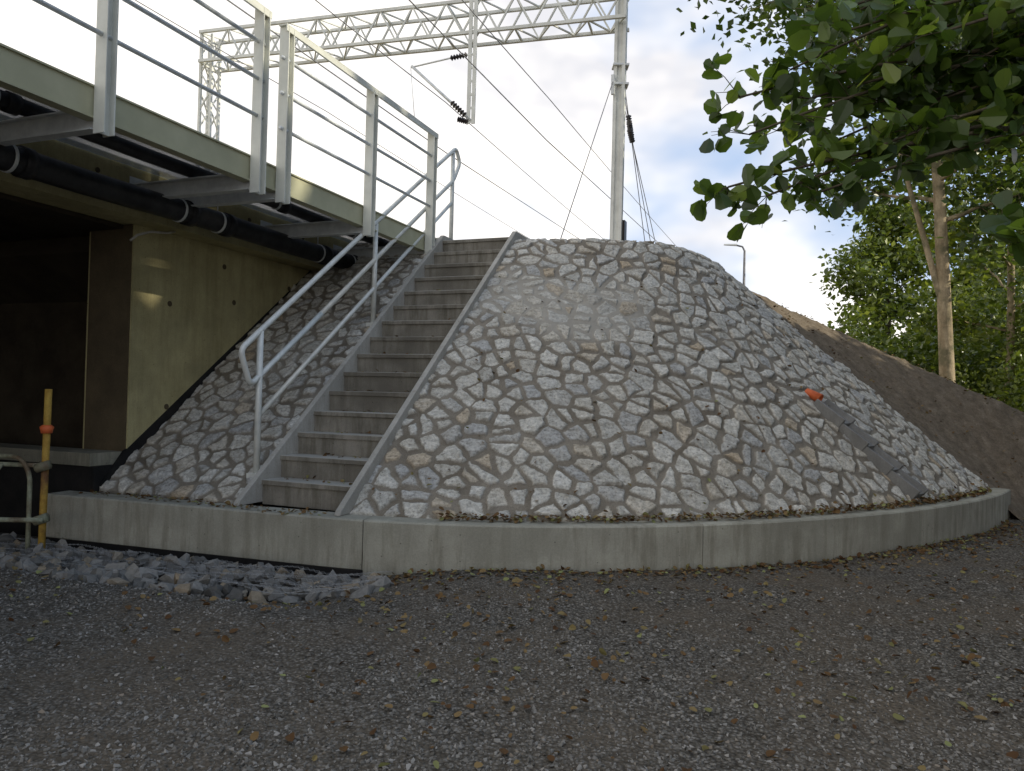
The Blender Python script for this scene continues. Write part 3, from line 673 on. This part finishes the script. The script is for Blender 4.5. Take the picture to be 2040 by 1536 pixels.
for s in (-1,1):
    for z in (zb,zt): b.rect(ends[0]+gn*s*tw+Vector((0,0,z)),ends[1]+gn*s*tw+Vector((0,0,z)),.065,.065)
Lg=(ends[1]-ends[0]).length; ns=26
for k in range(ns):
    a=ends[0]+gd*Lg*k/ns; c=ends[0]+gd*Lg*(k+1)/ns
    for s in (-1,1):
        z1,z2=(zb,zt) if k%2 else (zt,zb)
        b.rect(a+gn*s*tw+Vector((0,0,z1)),c+gn*s*tw+Vector((0,0,z2)),.035,.035)
    for z in (zb,zt):
        s=1 if k%2 else -1
        b.rect(a+gn*s*tw+Vector((0,0,z)),c-gn*s*tw+Vector((0,0,z)),.03,.03)
        if k%4==0: b.rect(a-gn*tw+Vector((0,0,z)),a+gn*tw+Vector((0,0,z)),.04,.04)
b.obj('truss_beam',M['gantry'],ga)
dp=GL.lerp(GR,.685)
b=MB()
for s in (-1,1): b.rect(dp+gd*s*.055+gn*-.34+Vector((0,0,7.4)),dp+gd*s*.055+gn*-.34+Vector((0,0,10.25)),.03,.08,up=gd)
for k in range(10): b.rect(dp+gd*-.06+gn*-.34+Vector((0,0,7.45+k*.29)),dp+gd*.06+gn*-.34+Vector((0,0,7.45+k*.29)),.02,.05)
b.obj('drop_post',M['gantry'],ga)
def insulator(a,c,par):
    a=Vector(a);c=Vector(c); b=MB(); k=13; pts=[a.lerp(c,i/(k-1)) for i in range(k)]
    b.tube(pts,[.065 if i%2 else .025 for i in range(k)],10,False); b.obj('insulator',M['insul'],par)
D=dp-gn*.34-Vector((0,0,.08))
def dv(x,z): return D+gd*x+Vector((0,0,z))
b=MB(); b.tube([dv(-1.42,8.82),dv(-.3,8.97),dv(0,8.99)],.018,6); b.tube([dv(-1.4,8.85),dv(0,7.55)],.03,8); b.tube([dv(-1.42,8.8),dv(-1.3,7.7)],.007,6); b.obj('registration_arm',M['galv'],ga)
insulator(dv(-.5,8.94),dv(-.12,8.98),ga); insulator(dv(-.45,7.98),dv(-.12,7.66),ga); insulator(dv(-.05,7.52),dv(-.3,7.6),ga)
R_=GR
for z in (8.1,8.5):
    b=MB(); b.rect(R_+Vector((-.16,0,z)),R_+Vector((.17,0,z)),.28,.04); b.obj('mast_clamp',M['galv'],ga)
b=MB(); b.rect(R_+Vector((-.16,-.16,7.85)),R_+Vector((-.16,-.16,8.25)),.07,.07); b.obj('junction_box',M['galv'],ga)
b=MB(); b.rect(R_+Vector((.18,.1,3.9)),R_+Vector((.18,.1,5.3)),.06,.2); b.obj('cable_duct',M['insul'],ga)
def wire(a,c,sag,r,label,droppers=None,name='overhead_wire'):
    a=Vector(a);c=Vector(c); b=MB(); n=24
    b.tube([a.lerp(c,i/n)-Vector((0,0,sag*4*(i/n)*(1-i/n))) for i in range(n+1)],r,5)
    return b.obj(name,M['wire'],None,label=label,category='wire',group='overhead line wires')
for (v,z,sg,r) in ((-8.3,7.5,0,.012),(-8.35,8.75,.8,.011),(-5.7,7.55,0,.012),(-5.65,8.5,.6,.010),(-11.8,8.9,.6,.01)):
    wire(W(v,-4,z),W(v,16.5,z),sg*.2,r,'thin dark overhead line wire above the tracks')
    wire(W(v,16.5,z),W(v+2,75,z+.0),sg,r,'thin dark overhead line wire running into the distance')
wire(R_+Vector((-.14,-.1,8.2)),W(-3.6,11.05,3.86),0,.009,'taut guy wire from gantry mast to the crest',name='guy_wire')
for k in range(3):
    a=R_+Vector((.14,.12,8.0-.18*k)); c=W(-3.75+.12*k,20+.8*k,3.84)
    wire(a,c,0,.009,'taut guy wire anchored behind the gantry mast',name='guy_wire'); d=(c-a).normalized(); insulator(a+d*.5,a+d*.85,ga)
def lamp(x,y,h):
    e=empty('street_lamp',(x,y,0),'distant slim grey street lamp with short arm','street lamp',group='distant street lamps')
    b=MB(); b.tube([(x,y,0),(x,y,h*.5),(x,y,h-.3),(x-.12,y,h-.08),(x-.5,y,h)],[.11,.09,.06,.05,.045],10); b.obj('pole',M['wire'],e)
    b=MB(); b.prism([(x-.45,y-.1,h-.04),(x-.45,y+.1,h-.04),(x-.45,y+.1,h+.05),(x-.45,y-.1,h+.05)],[(x-1.1,y-.08,h-.02),(x-1.1,y+.08,h-.02),(x-1.1,y+.08,h+.03),(x-1.1,y-.08,h+.03)]); b.obj('lamp_head',M['galv'],e)
lamp(12.2,40,9.9); lamp(19.2,60,8.6)

# ---------------- camera ----------------
cd=bpy.data.cameras.new('camera'); cam=bpy.data.objects.new('camera',cd); scene.collection.objects.link(cam)
cd.sensor_width=36; cd.lens=26.47; cd.clip_end=3000; cd.clip_start=.05
cam.matrix_world=Matrix.Translation((0,0,1.6))@Matrix.Rotation(math.radians(90.73),4,'X')@Matrix.Rotation(math.radians(1.5),4,'Z')
scene.camera=cam

# ---------------- light ----------------
el,az=math.radians(29),math.radians(105)
sd=Vector((math.sin(az)*math.cos(el),math.cos(az)*math.cos(el),math.sin(el)))
sun=bpy.data.lights.new('sun','SUN'); sun.energy=4.2; sun.angle=math.radians(.6); sun.color=(1,.92,.74)
so=bpy.data.objects.new('sun',sun); scene.collection.objects.link(so); so.rotation_euler=sd.to_track_quat('Z','Y').to_euler()
w=bpy.data.worlds.new('World'); scene.world=w; w.use_nodes=True; nt=w.node_tree
for n_ in list(nt.nodes): nt.nodes.remove(n_)
out=N(nt,'ShaderNodeOutputWorld'); sky=N(nt,'ShaderNodeTexSky'); sky.sky_type='NISHITA'; sky.sun_disc=False; sky.sun_elevation=el; sky.sun_rotation=az
b1=N(nt,'ShaderNodeBackground'); b1.inputs[1].default_value=.15; nt.links.new(sky.outputs[0],b1.inputs[0])
tc=N(nt,'ShaderNodeTexCoord'); f=noise(nt,2.6,8,.55,vec=tc.outputs['Generated'],stretch=(1,1,1.8))
b2=N(nt,'ShaderNodeBackground'); b2.inputs[1].default_value=1.75
f2=noise(nt,3.0,6,.6,vec=tc.outputs['Generated'],stretch=(1,1,1.8))
cw=ramp(nt,[(.36,(.50,.50,.525)),(.56,(.80,.765,.72))],f2)
sep=N(nt,'ShaderNodeSeparateXYZ'); nt.links.new(tc.outputs['Generated'],sep.inputs[0])
m1=N(nt,'ShaderNodeMath',operation='MULTIPLY_ADD'); nt.links.new(sep.outputs[0],m1.inputs[0]); m1.inputs[1].default_value=-.40; nt.links.new(f,m1.inputs[2])
m2=N(nt,'ShaderNodeMath',operation='MULTIPLY_ADD'); nt.links.new(sep.outputs[2],m2.inputs[0]); m2.inputs[1].default_value=-.30; nt.links.new(m1.outputs[0],m2.inputs[2])
fac=ramp(nt,[(.23,(0,0,0)),(.41,(1,1,1))],m2.outputs[0])
nt.links.new(mixc(nt,fac,(.32,.41,.57),cw),b2.inputs[0])
mx=N(nt,'ShaderNodeMixShader'); nt.links.new(ramp(nt,[(0,(.80,.80,.80)),(1,(1,1,1))],fac),mx.inputs[0]); nt.links.new(b1.outputs[0],mx.inputs[1]); nt.links.new(b2.outputs[0],mx.inputs[2]); nt.links.new(mx.outputs[0],out.inputs[0])
scene.view_settings.view_transform='Standard'; scene.view_settings.look='None'; scene.view_settings.exposure=0
